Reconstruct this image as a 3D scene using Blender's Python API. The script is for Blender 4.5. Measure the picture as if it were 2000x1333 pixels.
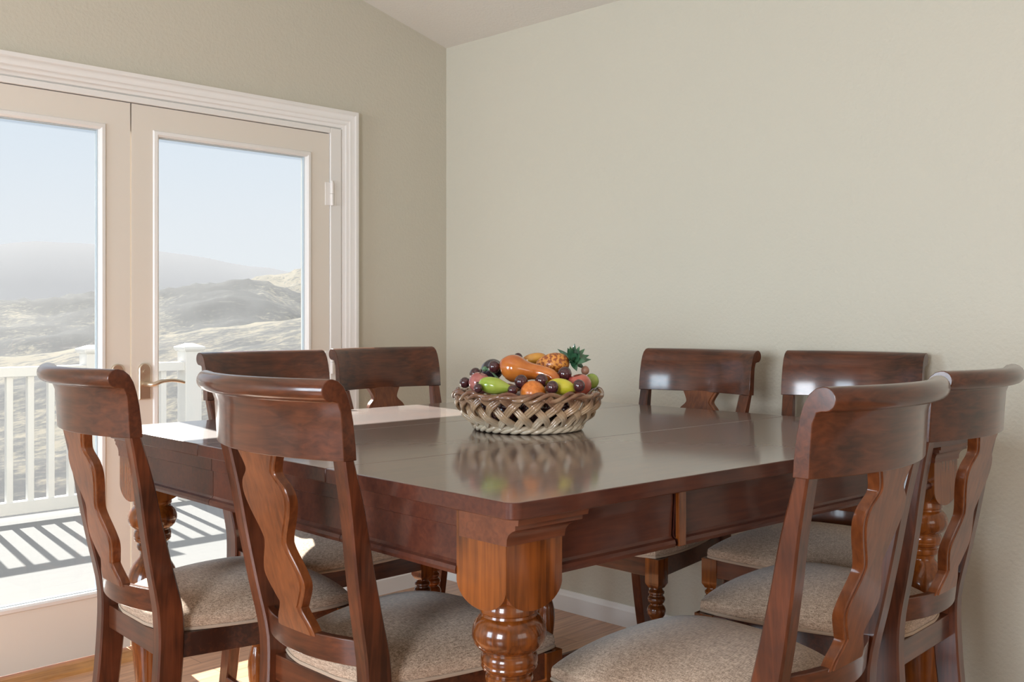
import bpy, bmesh, math, random
from mathutils import Vector, Matrix, noise
C = bpy.context.scene
for o in list(bpy.data.objects): bpy.data.objects.remove(o)
R = math.radians
PI = math.pi
# ------------------------------------------------------------------ camera
CAM_H = 1.26
YAW = 44.57
cd = bpy.data.cameras.new('camera'); cam = bpy.data.objects.new('camera', cd); C.collection.objects.link(cam)
cam.location = (0, 0, CAM_H); cam.rotation_euler = (R(90), 0, R(YAW-90))
cd.sensor_width = 36; cd.lens = 2002/2000*36
cd.shift_y = -(666.5-623)/2000
cd.clip_start = .02; cd.clip_end = 6000
C.camera = cam
# ------------------------------------------------------------------ sky, sun, fill light, exposure
W = bpy.data.worlds.new('world'); C.world = W; W.use_nodes = True
nt = W.node_tree; nt.nodes.clear()
tc = nt.nodes.new('ShaderNodeTexCoord'); sp = nt.nodes.new('ShaderNodeSeparateXYZ'); rp = nt.nodes.new('ShaderNodeValToRGB')
bg = nt.nodes.new('ShaderNodeBackground'); ow = nt.nodes.new('ShaderNodeOutputWorld')
nt.links.new(tc.outputs['Generated'], sp.inputs[0]); nt.links.new(sp.outputs['Z'], rp.inputs[0])
nt.links.new(rp.outputs[0], bg.inputs[0]); nt.links.new(bg.outputs[0], ow.inputs[0])
e = rp.color_ramp.elements
e[0].position = 0.0; e[0].color = (.84, .86, .89, 1)
e[1].position = 1.0; e[1].color = (.25, .45, .85, 1)
a = e.new(.09); a.color = (.79, .83, .90, 1)
a = e.new(.20); a.color = (.68, .78, .91, 1)
bg.inputs[1].default_value = .96
sd = bpy.data.lights.new('sun', 'SUN'); sun = bpy.data.objects.new('sun', sd); C.collection.objects.link(sun)
sd.energy = 27.0; sd.angle = R(.6); sd.color = (1, .95, .88)
sun.rotation_euler = Vector((-.16, -1, -.73)).to_track_quat('-Z', 'Y').to_euler()
sun.location = (2, 9, 6)
def area(name, loc, direction, sx, sy, power, col):
    l = bpy.data.lights.new(name, 'AREA'); l.shape = 'RECTANGLE'; l.size = sx; l.size_y = sy; l.energy = power; l.color = col
    o = bpy.data.objects.new(name, l); C.collection.objects.link(o); o.location = loc
    o.rotation_euler = Vector(direction).to_track_quat('-Z', 'Z').to_euler()
    return o
# area lights added as fill at the unseen windows behind and beside the camera
area('daylight_left', (-3.03, 2.45, 1.35), (1, 0, -.22), 1.7, 1.2, 160, (.71, .87, 1))  # stands in for the door's sky light on the right wall
area('daylight_left', (-3.03, -.2, 1.35), (1, 0, -.22), 1.5, 1.2, 225, (.86, .92, 1))
area('daylight_back', (.9, -3.23, 1.45), (0, 1, -.05), 2.2, 1.5, 30, (1, .93, .82))
C.view_settings.view_transform = 'Standard'; C.view_settings.look = 'None'
C.view_settings.gamma = 1; C.view_settings.use_curve_mapping = False
C.view_settings.exposure = -0.12

# ------------------------------------------------------------------ helpers
def mat(name):
    m = bpy.data.materials.new(name); m.use_nodes = True
    return m, m.node_tree, m.node_tree.nodes['Principled BSDF']
def N(nt, t, **kw):
    n = nt.nodes.new(t)
    for k, v in kw.items(): setattr(n, k, v)
    return n
def plain(name, col, rough=.5, spec=.5, metal=0, coat=0, bump=0, bscale=200, sss=0):
    m, nt, b = mat(name)
    b.inputs['Base Color'].default_value = (*col, 1); b.inputs['Roughness'].default_value = rough
    b.inputs['Metallic'].default_value = metal; b.inputs['Coat Weight'].default_value = coat
    b.inputs['Specular IOR Level'].default_value = spec; b.inputs['Coat Roughness'].default_value = .08
    if bump:
        t = N(nt, 'ShaderNodeTexCoord'); n = N(nt, 'ShaderNodeTexNoise'); n.inputs['Scale'].default_value = bscale; n.inputs['Detail'].default_value = 3
        bp = N(nt, 'ShaderNodeBump'); bp.inputs['Strength'].default_value = bump; bp.inputs['Distance'].default_value = .002
        nt.links.new(t.outputs['Object'], n.inputs['Vector']); nt.links.new(n.outputs['Fac'], bp.inputs['Height']); nt.links.new(bp.outputs[0], b.inputs['Normal'])
    return m
def mottled(name, c1, c2, rough=.3, scale=20, coat=0, stretch=(1, 1, 1), bump=0, lo=.35, hi=.65, detail=4):
    m, nt, b = mat(name)
    t = N(nt, 'ShaderNodeTexCoord'); mp = N(nt, 'ShaderNodeMapping'); mp.inputs['Scale'].default_value = stretch
    n = N(nt, 'ShaderNodeTexNoise'); n.inputs['Scale'].default_value = scale; n.inputs['Detail'].default_value = detail
    r = N(nt, 'ShaderNodeValToRGB'); r.color_ramp.elements[0].position = lo; r.color_ramp.elements[1].position = hi
    r.color_ramp.elements[0].color = (*c1, 1); r.color_ramp.elements[1].color = (*c2, 1)
    nt.links.new(t.outputs['Object'], mp.inputs[0]); nt.links.new(mp.outputs[0], n.inputs['Vector']); nt.links.new(n.outputs['Fac'], r.inputs[0])
    nt.links.new(r.outputs[0], b.inputs['Base Color']); b.inputs['Roughness'].default_value = rough
    b.inputs['Coat Weight'].default_value = coat; b.inputs['Coat Roughness'].default_value = .1
    if bump:
        bp = N(nt, 'ShaderNodeBump'); bp.inputs['Strength'].default_value = bump; bp.inputs['Distance'].default_value = .002
        nt.links.new(n.outputs['Fac'], bp.inputs['Height']); nt.links.new(bp.outputs[0], b.inputs['Normal'])
    return m
def wood(name, dark, light, axis='z', rough=.3, coat=.4, coat_rough=.12, fine=1.0):
    """varnished wood, grain running along one object axis"""
    m, nt, b = mat(name)
    t = N(nt, 'ShaderNodeTexCoord'); mp = N(nt, 'ShaderNodeMapping')
    s = {'x': (.06, 1, 1), 'y': (1, .06, 1), 'z': (1, 1, .06)}[axis]
    mp.inputs['Scale'].default_value = s
    oi = N(nt, 'ShaderNodeObjectInfo'); ad = N(nt, 'ShaderNodeVectorMath', operation='MULTIPLY_ADD')
    ad.inputs[1].default_value = (7, 7, 7)
    cb = N(nt, 'ShaderNodeCombineXYZ'); 
    for i in range(3): nt.links.new(oi.outputs['Random'], cb.inputs[i])
    nt.links.new(cb.outputs[0], ad.inputs[0]); nt.links.new(t.outputs['Object'], ad.inputs[2]); nt.links.new(ad.outputs[0], mp.inputs[0])
    n1 = N(nt, 'ShaderNodeTexNoise'); n1.inputs['Scale'].default_value = 90*fine; n1.inputs['Detail'].default_value = 6; n1.inputs['Distortion'].default_value = .6
    n2 = N(nt, 'ShaderNodeTexNoise'); n2.inputs['Scale'].default_value = 7; n2.inputs['Detail'].default_value = 3
    nt.links.new(mp.outputs[0], n1.inputs['Vector']); nt.links.new(ad.outputs[0], n2.inputs['Vector'])
    mx = N(nt, 'ShaderNodeMath', operation='MULTIPLY_ADD'); mx.inputs[1].default_value = .45
    ml = N(nt, 'ShaderNodeMath', operation='MULTIPLY'); ml.inputs[1].default_value = .55
    nt.links.new(n2.outputs['Fac'], ml.inputs[0]); nt.links.new(n1.outputs['Fac'], mx.inputs[0]); nt.links.new(ml.outputs[0], mx.inputs[2])
    r = N(nt, 'ShaderNodeValToRGB'); r.color_ramp.elements[0].position = .36; r.color_ramp.elements[1].position = .66
    r.color_ramp.elements[0].color = (*dark, 1); r.color_ramp.elements[1].color = (*light, 1)
    nt.links.new(mx.outputs[0], r.inputs[0]); nt.links.new(r.outputs[0], b.inputs['Base Color'])
    b.inputs['Roughness'].default_value = rough; b.inputs['Coat Weight'].default_value = coat; b.inputs['Coat Roughness'].default_value = coat_rough; b.inputs['Specular IOR Level'].default_value = .25
    bp = N(nt, 'ShaderNodeBump'); bp.inputs['Strength'].default_value = .08; bp.inputs['Distance'].default_value = .001
    nt.links.new(n1.outputs['Fac'], bp.inputs['Height']); nt.links.new(bp.outputs[0], b.inputs['Normal'])
    return m

def link(name, me, m=None, parent=None, loc=None):
    o = bpy.data.objects.new(name, me); C.collection.objects.link(o)
    if m:
        me.materials.clear()
        for x in (m if isinstance(m, (list, tuple)) else [m]): me.materials.append(x)
    if parent: o.parent = parent
    if loc is not None: o.location = loc
    return o
def finish(name, bm, m=None, parent=None, loc=None, smooth=40, bevel=0, seg=2):
    bmesh.ops.recalc_face_normals(bm, faces=bm.faces)
    me = bpy.data.meshes.new(name); bm.to_mesh(me); bm.free()
    o = link(name, me, m, parent, loc)
    if smooth:
        me.polygons.foreach_set('use_smooth', [True]*len(me.polygons)); me.set_sharp_from_angle(angle=R(smooth))
    if bevel:
        b = o.modifiers.new('bevel', 'BEVEL'); b.width = bevel; b.segments = seg; b.limit_method = 'ANGLE'; b.angle_limit = R(40); b.harden_normals = False
    return o
def tag(o, label=None, cat=None, group=None, kind=None):
    if label: o['label'] = label
    if cat: o['category'] = cat
    if group: o['group'] = group
    if kind: o['kind'] = kind
    return o
def empty(name, loc=(0, 0, 0), rz=0, label=None, cat=None, group=None):
    o = bpy.data.objects.new(name, None); C.collection.objects.link(o); o.location = loc; o.rotation_euler = (0, 0, rz)
    o.empty_display_size = .1
    return tag(o, label, cat, group)
def box(bm, a, b, f=None):
    f = f or (lambda p: p)
    v = [bm.verts.new(f(Vector((x, y, z)))) for x in (a[0], b[0]) for y in (a[1], b[1]) for z in (a[2], b[2])]
    for q in ((0, 1, 3, 2), (4, 6, 7, 5), (0, 4, 5, 1), (2, 3, 7, 6), (0, 2, 6, 4), (1, 5, 7, 3)):
        bm.faces.new([v[i] for i in q])
    return v
def loft(bm, rings, cap=True, closed=True, f=None, mi=0):
    f = f or (lambda p: p)
    rr = [[bm.verts.new(f(Vector(p))) for p in r] for r in rings]
    n = len(rr[0])
    for a, b in zip(rr, rr[1:]):
        for i in range(n if closed else n-1):
            j = (i+1) % n
            try: q = bm.faces.new((a[i], a[j], b[j], b[i])); q.material_index = mi
            except ValueError: pass
    if cap:
        for r in (rr[0], rr[-1]):
            try: bm.faces.new(r)
            except ValueError: pass
    return rr
def tube(bm, pts, rad, n=8, closed=False, cap=True, mi=0):
    """round tube through points; rad is a number or a list"""
    pts = [Vector(p) for p in pts]; m = len(pts)
    rad = rad if isinstance(rad, (list, tuple)) else [rad]*m
    rings = []; up = None
    for i, p in enumerate(pts):
        a = pts[(i-1) % m] if (closed or i > 0) else p
        b = pts[(i+1) % m] if (closed or i < m-1) else p
        t = (b-a).normalized()
        if up is None:
            up = Vector((0, 0, 1)) if abs(t.z) < .9 else Vector((1, 0, 0))
        s = t.cross(up).normalized(); up = s.cross(t).normalized()
        rings.append([p+s*rad[i]*math.cos(2*PI*k/n)+up*rad[i]*math.sin(2*PI*k/n) for k in range(n)])
    if closed:
        rings.append(rings[0])
        rr = [[bm.verts.new(q) for q in r] for r in rings[:-1]]; rr.append(rr[0])
        for a, b in zip(rr, rr[1:]):
            for i in range(n):
                j = (i+1) % n; q = bm.faces.new((a[i], a[j], b[j], b[i])); q.material_index = mi
    else: loft(bm, rings, cap, mi=mi)
def lathe(bm, prof, n=32, c=(0, 0), f=None, cap=True):
    """prof: list of (z, r)"""
    loft(bm, [[(c[0]+r*math.cos(2*PI*k/n), c[1]+r*math.sin(2*PI*k/n), z) for k in range(n)] for z, r in prof], cap, f=f)
def smoothprof(p, n=6):
    """catmull-rom through (z, r) profile"""
    out = []
    for i in range(len(p)-1):
        a = p[max(i-1, 0)]; b = p[i]; c = p[i+1]; d = p[min(i+2, len(p)-1)]
        for k in range(n):
            t = k/n
            out.append(tuple(.5*(2*b[j]+(c[j]-a[j])*t+(2*a[j]-5*b[j]+4*c[j]-d[j])*t*t+(3*b[j]-a[j]-3*c[j]+d[j])*t**3) for j in range(len(b))))
    out.append(tuple(p[-1])); return out
def ball(bm, c, r, m=None, nu=24, nv=16, f=None):
    """ellipsoid; r a number or 3 radii; m an optional matrix"""
    r = r if isinstance(r, (list, tuple)) else (r, r, r); c = Vector(c); m = m or Matrix.Identity(3)
    f = f or (lambda p: p)
    vs = [[f(Vector((math.cos(2*PI*i/nu)*math.sin(PI*j/nv), math.sin(2*PI*i/nu)*math.sin(PI*j/nv), math.cos(PI*j/nv)))) for i in range(nu)] for j in range(1, nv)]
    rr = [[bm.verts.new(c+m@Vector((p.x*r[0], p.y*r[1], p.z*r[2]))) for p in row] for row in vs]
    tp = f(Vector((0, 0, 1))); bt = f(Vector((0, 0, -1)))
    t = bm.verts.new(c+m@Vector((tp.x*r[0], tp.y*r[1], tp.z*r[2]))); b = bm.verts.new(c+m@Vector((bt.x*r[0], bt.y*r[1], bt.z*r[2])))
    for a, q in zip(rr, rr[1:]):
        for i in range(nu): bm.faces.new((a[i], a[(i+1) % nu], q[(i+1) % nu], q[i]))
    for i in range(nu):
        bm.faces.new((t, rr[0][(i+1) % nu], rr[0][i])); bm.faces.new((b, rr[-1][i], rr[-1][(i+1) % nu]))
def interp(tab, z):
    """linear table lookup; tab sorted by first item"""
    if z <= tab[0][0]: return tab[0][1:]
    for a, b in zip(tab, tab[1:]):
        if z <= b[0]:
            t = (z-a[0])/(b[0]-a[0]); return tuple(a[i]+(b[i]-a[i])*t for i in range(1, len(a)))
    return tab[-1][1:]

# ------------------------------------------------------------------ materials
def wall_paint(name, col, bump=.35):
    m, nt, b = mat(name)
    b.inputs['Base Color'].default_value = (*col, 1); b.inputs['Roughness'].default_value = .55
    t = N(nt, 'ShaderNodeTexCoord'); n = N(nt, 'ShaderNodeTexNoise'); n.inputs['Scale'].default_value = 90; n.inputs['Detail'].default_value = 2; n.inputs['Roughness'].default_value = .4
    bp = N(nt, 'ShaderNodeBump'); bp.inputs['Strength'].default_value = bump; bp.inputs['Distance'].default_value = .004
    nt.links.new(t.outputs['Object'], n.inputs['Vector']); nt.links.new(n.outputs['Fac'], bp.inputs['Height']); nt.links.new(bp.outputs[0], b.inputs['Normal'])
    return m
M_wall = wall_paint('wall_paint', (.55, .512, .42))
M_ceil = wall_paint('ceiling_paint', (.70, .665, .60))
M_trim = plain('white_trim', (.78, .755, .72), rough=.32)
M_door = plain('door_paint', (.72, .66, .58), rough=.3)
M_gasket = plain('pane_gasket', (.50, .56, .60), rough=.4)
M_brass = plain('satin_nickel', (.66, .57, .46), rough=.34, metal=1)
M_white_metal = plain('white_enamel', (.80, .76, .72), rough=.3)
M_post_z = wood('cherry_upright', (.030, .0085, .004), (.135, .036, .013), 'z', rough=.34, coat=.5)
M_rail_x = wood('cherry_rail', (.028, .008, .004), (.120, .033, .012), 'x', rough=.32, coat=.6)
M_splat = wood('cherry_splat', (.080, .021, .006), (.210, .062, .017), 'z', rough=.34)
M_leg = wood('amber_turned_wood', (.060, .015, .003), (.260, .070, .010), 'z', rough=.22, coat=.6, coat_rough=.08)
M_top = wood('table_top_wood', (.050, .017, .009), (.110, .040, .018), 'x', rough=.44, coat=.9, coat_rough=.10)
for n_ in M_top.node_tree.nodes:
    if n_.type == 'BSDF_PRINCIPLED': n_.inputs['Coat IOR'].default_value = 1.85; n_.inputs['IOR'].default_value = 1.8; n_.inputs['Specular IOR Level'].default_value = .9
M_apron = wood('apron_wood', (.045, .012, .008), (.100, .029, .015), 'x', rough=.34, coat=.3)
M_corbel = wood('corbel_wood', (.055, .017, .009), (.150, .046, .020), 'x', rough=.34)
M_dark = plain('dark_gap', (.01, .006, .004), rough=.8)

def fabric_mat():
    m, nt, b = mat('woven_upholstery')
    t = N(nt, 'ShaderNodeTexCoord')
    mp1 = N(nt, 'ShaderNodeMapping'); mp1.inputs['Scale'].default_value = (1, .16, 1)
    mp2 = N(nt, 'ShaderNodeMapping'); mp2.inputs['Scale'].default_value = (.16, 1, 1)
    n1 = N(nt, 'ShaderNodeTexNoise'); n1.inputs['Scale'].default_value = 520; n1.inputs['Detail'].default_value = 2
    n2 = N(nt, 'ShaderNodeTexNoise'); n2.inputs['Scale'].default_value = 520; n2.inputs['Detail'].default_value = 2
    nt.links.new(t.outputs['Object'], mp1.inputs[0]); nt.links.new(t.outputs['Object'], mp2.inputs[0])
    nt.links.new(mp1.outputs[0], n1.inputs['Vector']); nt.links.new(mp2.outputs[0], n2.inputs['Vector'])
    ad = N(nt, 'ShaderNodeMath', operation='ADD'); nt.links.new(n1.outputs['Fac'], ad.inputs[0]); nt.links.new(n2.outputs['Fac'], ad.inputs[1])
    hf = N(nt, 'ShaderNodeMath', operation='MULTIPLY'); hf.inputs[1].default_value = .5; nt.links.new(ad.outputs[0], hf.inputs[0])
    r = N(nt, 'ShaderNodeValToRGB'); r.color_ramp.elements[0].position = .36; r.color_ramp.elements[1].position = .64
    r.color_ramp.elements[0].color = (.20, .132, .088, 1); r.color_ramp.elements[1].color = (.58, .43, .315, 1)
    nt.links.new(hf.outputs[0], r.inputs[0]); nt.links.new(r.outputs[0], b.inputs['Base Color'])
    b.inputs['Roughness'].default_value = .85; b.inputs['Sheen Weight'].default_value = .25; b.inputs['Specular IOR Level'].default_value = .2
    bp = N(nt, 'ShaderNodeBump'); bp.inputs['Strength'].default_value = .5; bp.inputs['Distance'].default_value = .0015
    nt.links.new(hf.outputs[0], bp.inputs['Height']); nt.links.new(bp.outputs[0], b.inputs['Normal'])
    return m
M_fabric = fabric_mat()
M_piping = plain('upholstery_piping', (.40, .30, .22), rough=.85, bump=.4, bscale=500)

def glass_mat():
    m = bpy.data.materials.new('window_glass'); m.use_nodes = True; nt = m.node_tree; nt.nodes.clear()
    o = N(nt, 'ShaderNodeOutputMaterial'); mx = N(nt, 'ShaderNodeMixShader'); t = N(nt, 'ShaderNodeBsdfTransparent'); g = N(nt, 'ShaderNodeBsdfGlossy')
    fr = N(nt, 'ShaderNodeFresnel'); fr.inputs['IOR'].default_value = 1.45; g.inputs['Roughness'].default_value = .01
    t.inputs[0].default_value = (.95, .97, .97, 1)
    ge = N(nt, 'ShaderNodeNewGeometry'); iv = N(nt, 'ShaderNodeMath', operation='SUBTRACT'); iv.inputs[0].default_value = 1; mu = N(nt, 'ShaderNodeMath', operation='MULTIPLY')
    # added translucent share: a haze veil that washes out the view outside
    veil = N(nt, 'ShaderNodeBsdfTranslucent'); veil.inputs[0].default_value = (.95, .97, 1, 1); m2 = N(nt, 'ShaderNodeMixShader'); m2.inputs[0].default_value = .0155
    nt.links.new(t.outputs[0], m2.inputs[1]); nt.links.new(veil.outputs[0], m2.inputs[2]); t = m2
    nt.links.new(ge.outputs['Backfacing'], iv.inputs[1]); nt.links.new(fr.outputs[0], mu.inputs[0]); nt.links.new(iv.outputs[0], mu.inputs[1])
    nt.links.new(mu.outputs[0], mx.inputs[0]); nt.links.new(t.outputs[0], mx.inputs[1]); nt.links.new(g.outputs[0], mx.inputs[2]); nt.links.new(mx.outputs[0], o.inputs[0])
    return m
M_glass = glass_mat()

def floor_mat():
    m, nt, b = mat('oak_floor')
    t = N(nt, 'ShaderNodeTexCoord'); br = N(nt, 'ShaderNodeTexBrick')
    br.inputs['Scale'].default_value = 1; br.inputs['Brick Width'].default_value = 1.15; br.inputs['Row Height'].default_value = .082
    br.inputs['Mortar Size'].default_value = .0012; br.inputs['Mortar Smooth'].default_value = .1; br.offset = .37; br.squash = 1
    br.inputs['Color1'].default_value = (.43, .205, .105, 1); br.inputs['Color2'].default_value = (.56, .30, .165, 1); br.inputs['Mortar'].default_value = (.13, .06, .035, 1)
    mp = N(nt, 'ShaderNodeMapping'); mp.inputs['Scale'].default_value = (.08, 1, 1)
    n = N(nt, 'ShaderNodeTexNoise'); n.inputs['Scale'].default_value = 60; n.inputs['Detail'].default_value = 6
    nt.links.new(t.outputs['Object'], br.inputs['Vector']); nt.links.new(t.outputs['Object'], mp.inputs[0]); nt.links.new(mp.outputs[0], n.inputs['Vector'])
    r = N(nt, 'ShaderNodeValToRGB'); r.color_ramp.elements[0].position = .3; r.color_ramp.elements[1].position = .7
    r.color_ramp.elements[0].color = (.72, .70, .68, 1); r.color_ramp.elements[1].color = (1.15, 1.15, 1.15, 1)
    mx = N(nt, 'ShaderNodeMix', data_type='RGBA', blend_type='MULTIPLY'); mx.inputs[0].default_value = 1
    nt.links.new(n.outputs['Fac'], r.inputs[0]); nt.links.new(br.outputs['Color'], mx.inputs[6]); nt.links.new(r.outputs[0], mx.inputs[7])
    nt.links.new(mx.outputs[2], b.inputs['Base Color']); b.inputs['Roughness'].default_value = .3; b.inputs['Coat Weight'].default_value = .3; b.inputs['Coat Roughness'].default_value = .15
    return m
M_floor = floor_mat()

# ------------------------------------------------------------------ the room shell
XR, YD = 3.318, 3.716          # right wall, door wall (inner faces)
XL, YB = -3.0, -3.2            # unseen left and back walls
T = .16
def ceil_z(x): return 2.572+.243*(XR-x)
def struct(name, bm, m, bevel=0, smooth=0, parent=None):
    o = finish(name, bm, m, parent, smooth=smooth, bevel=bevel)
    if not parent: o['kind'] = 'structure'
    return o
bm = bmesh.new(); box(bm, (XL-T, YB-T, -.06), (XR+T, YD+T-.02, 0)); struct('floor', bm, M_floor)
bm = bmesh.new()
loft(bm, [[(XL-T, y, ceil_z(XL-T)), (XR+T, y, ceil_z(XR+T)), (XR+T, y, ceil_z(XR+T)+.12), (XL-T, y, ceil_z(XL-T)+.12)] for y in (YB-T, YD+T)])
struct('ceiling', bm, M_ceil)
bm = bmesh.new(); box(bm, (XR, YB-T, 0), (XR+T, YD+T, ceil_z(XR))); struct('wall_right', bm, M_wall)
def quadwall(bm, x0, x1, z0, z1a, z1b, y0, y1):
    loft(bm, [[(x0, y, z0), (x1, y, z0), (x1, y, z1b), (x0, y, z1a)] for y in (y0, y1)])
OX0, OX1, OZ1 = .776, 2.690, 2.095     # door opening
bm = bmesh.new()
quadwall(bm, XL, OX0, 0, ceil_z(XL), ceil_z(OX0), YD, YD+T)
quadwall(bm, OX1, XR, 0, ceil_z(OX1), ceil_z(XR), YD, YD+T)
quadwall(bm, OX0, OX1, OZ1, ceil_z(OX0), ceil_z(OX1), YD, YD+T)
struct('wall_door', bm, M_wall)
# left and back walls with window openings
bm = bmesh.new()
zc = ceil_z(XL)
ys = [YB-T, -.95, .55, 1.6, 3.3, YD+T]
for i in range(5):
    if i in (1, 3):
        box(bm, (XL-T, ys[i], 0), (XL, ys[i+1], .7)); box(bm, (XL-T, ys[i], 2.2), (XL, ys[i+1], zc))
    else: box(bm, (XL-T, ys[i], 0), (XL, ys[i+1], zc))
struct('wall_left', bm, M_wall)
bm = bmesh.new()
quadwall(bm, XL, -.2, 0, ceil_z(XL), ceil_z(-.2), YB-T, YB); quadwall(bm, 2.0, XR, 0, ceil_z(2.0), ceil_z(XR), YB-T, YB)
box(bm, (-.2, YB-T, 0), (2.0, YB, .7)); quadwall(bm, -.2, 2.0, 2.2, ceil_z(-.2), ceil_z(2.0), YB-T, YB)
struct('wall_back', bm, M_wall)
for i, (p, q, ax) in enumerate([((XL, -.95), (XL, .55), 'y'), ((XL, 1.6), (XL, 3.3), 'y'), ((-.2, YB), (2.0, YB), 'x')]):
    bm = bmesh.new(); w = .06
    def fr(u0, u1, z0, z1):
        if ax == 'y': box(bm, (XL-.06, u0, z0), (XL+.02, u1, z1))
        else: box(bm, (u0, YB-.06, z0), (u1, YB+.02, z1))
    u0, u1 = (p[1], q[1]) if ax == 'y' else (p[0], q[0])
    fr(u0, u0+w, .7, 2.2); fr(u1-w, u1, .7, 2.2); fr(u0+w, u1-w, .7, .7+w); fr(u0+w, u1-w, 2.2-w, 2.2); fr((u0+u1)/2-.03, (u0+u1)/2+.03, .7+w, 2.2-w)
    struct('window_%d' % (i+1), bm, M_trim, bevel=.004)

# baseboards
def baseboard(name, a, b, nrm):
    """a,b on the wall line, nrm pointing into the room"""
    bm = bmesh.new(); n = Vector((*nrm, 0))
    prof = [(0, 0), (.014, 0), (.014, .066), (.010, .074), (.006, .088), (0, .088)]
    loft(bm, [[Vector((p[0], p[1], 0))+n*d+Vector((0, 0, z)) for d, z in prof] for p in (a, b)])
    struct(name, bm, M_trim)
baseboard('baseboard_right', (XR, YB), (XR, YD), (-1, 0))
baseboard('baseboard_door', (2.772, YD), (XR-.014, YD), (0, -1))
baseboard('baseboard_left', (XL, YB), (XL, YD), (1, 0))

# door casing (mitred, stepped profile) round the opening, jambs behind it
bm = bmesh.new()
prof = [(0, 0), (.006, .010), (.016, .012), (.022, .017), (.034, .018), (.040, .022), (.060, .023), (.068, .028), (.082, .028), (.082, 0)]
def frame_sweep(bm, x0, x1, z1, prof, y, sgn=-1):
    rings = []
    for (x, z, dx, dz) in ((x0, 0, -1, 0), (x0, z1, -1, 1), (x1, z1, 1, 1), (x1, 0, 1, 0)):
        rings.append([(x+dx*w, y+sgn*d, z+dz*w) for w, d in prof])
    loft(bm, rings)
frame_sweep(bm, OX0, OX1, OZ1, prof, YD)
struct('trim_1', bm, M_trim, smooth=30)
bm = bmesh.new()     # jamb and stop
JW = .058
box(bm, (OX0, YD-.012, 0), (OX0+JW, YD+T, OZ1)); box(bm, (OX1-JW, YD-.012, 0), (OX1, YD+T, OZ1)); box(bm, (OX0+JW, YD-.012, OZ1-.024), (OX1-JW, YD+T, OZ1))
struct('trim_2', bm, M_trim, bevel=.003)
bm = bmesh.new()     # oak threshold
loft(bm, [[(x, YD-.075, 0), (x, YD-.065, .012), (x, YD-.02, .022), (x, YD+.10, .024), (x, YD+.10, 0)] for x in (OX0+JW, OX1-JW)])
M_thresh = wood('oak_threshold', (.30, .13, .04), (.55, .27, .09), 'x', rough=.35, coat=.3)
struct('trim_3', bm, M_thresh)
bm = bmesh.new(); box(bm, (OX0+JW, YD+.10, -.02), (OX1-JW, YD+T+.05, .015)); struct('trim_4', bm, M_trim)

# ------------------------------------------------------------------ the pair of glazed doors
DT, DB = 2.068, .033
def door(name, x0, x1, gx0, gx1, gz0=.263, gz1=1.957):
    ya, yb = YD-.004, YD+.040
    bm = bmesh.new()
    box(bm, (x0, ya, DB), (gx0, yb, DT)); box(bm, (gx1, ya, DB), (x1, yb, DT))
    box(bm, (gx0, ya, DB), (gx1, yb, gz0)); box(bm, (gx0, ya, gz1), (gx1, yb, DT))
    bmesh.ops.remove_doubles(bm, verts=bm.verts, dist=1e-5)
    d = finish(name, bm, M_door, smooth=0); d['kind'] = 'structure'
    bm = bmesh.new()      # glazing bead, a raised frame round the pane
    w = .022
    pr = [(-w, ya), (-w+.004, ya-.006), (-.006, ya-.008), (.001, ya-.002), (.001, ya+.0155), (-w, ya+.0155)]
    pts = []
    for (x, z, dx, dz) in ((gx0, gz0, -1, -1), (gx0, gz1, -1, 1), (gx1, gz1, 1, 1), (gx1, gz0, 1, -1), (gx0, gz0, -1, -1)):
        pts.append([(x-dx*o, y, z-dz*o) for o, y in pr])
    loft(bm, pts, cap=False)
    finish('glazing_bead', bm, M_trim, d, smooth=30)
    bm = bmesh.new(); g = .004
    for a, b in (((gx0, ya+.016, gz0), (gx0+g, ya+.034, gz1)), ((gx1-g, ya+.016, gz0), (gx1, ya+.034, gz1)), ((gx0+g, ya+.016, gz1-g), (gx1-g, ya+.034, gz1)), ((gx0+g, ya+.016, gz0), (gx1-g, ya+.034, gz0+g))): box(bm, a, b)
    finish('pane_gasket', bm, M_gasket, d, smooth=0)
    bm = bmesh.new(); box(bm, (gx0+g, ya+.020, gz0+g), (gx1-g, ya+.026, gz1-g)); finish('glass_pane', bm, M_glass, d, smooth=0)
    return d
d_r = door('door_1', 1.737, OX1-JW-.002, 1.842, 2.514)
d_l = door('door_2', OX0+JW+.002, 1.731, .952, 1.616)
def plate(parent, cx, zb, zt, lever):
    y = YD-.004
    bm = bmesh.new(); w = .024; n = 10
    out = [(cx-w, zb), (cx+w, zb)]+[(cx+w*math.cos(PI*k/n), zt-w+w*math.sin(PI*k/n)) for k in range(n+1)]
    loft(bm, [[(x, y, z) for x, z in out], [(x, y-.007, z) for x, z in out], [(cx+(x-cx)*.86, y-.010, (zb+zt)/2+(z-(zb+zt)/2)*.95) for x, z in out]])
    p = finish('escutcheon', bm, M_brass, parent, smooth=30)
    bm = bmesh.new(); z0 = (zb+zt)/2-.010
    s = lever
    pts = [(cx, y-.008, z0), (cx, y-.045, z0), (cx+.014*s, y-.058, z0), (cx+.04*s, y-.060, z0+.010), (cx+.08*s, y-.060, z0+.013), (cx+.115*s, y-.058, z0+.008), (cx+.135*s, y-.056, z0+.002)]
    q = smoothprof([tuple(p) for p in pts], 4)
    tube(bm, q, [.010-.004*i/len(q) for i in range(len(q))], 10)
    finish('lever_handle', bm, M_brass, p, smooth=60)
    bm = bmesh.new(); tube(bm, [(cx, y-.008, zt-.032), (cx, y-.016, zt-.032)], .008, 14)
    finish('lock_cylinder', bm, M_brass, p, smooth=40)
plate(d_r, 1.785, .955, 1.092, 1)
plate(d_l, 1.680, .955, 1.092, -1)
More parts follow.
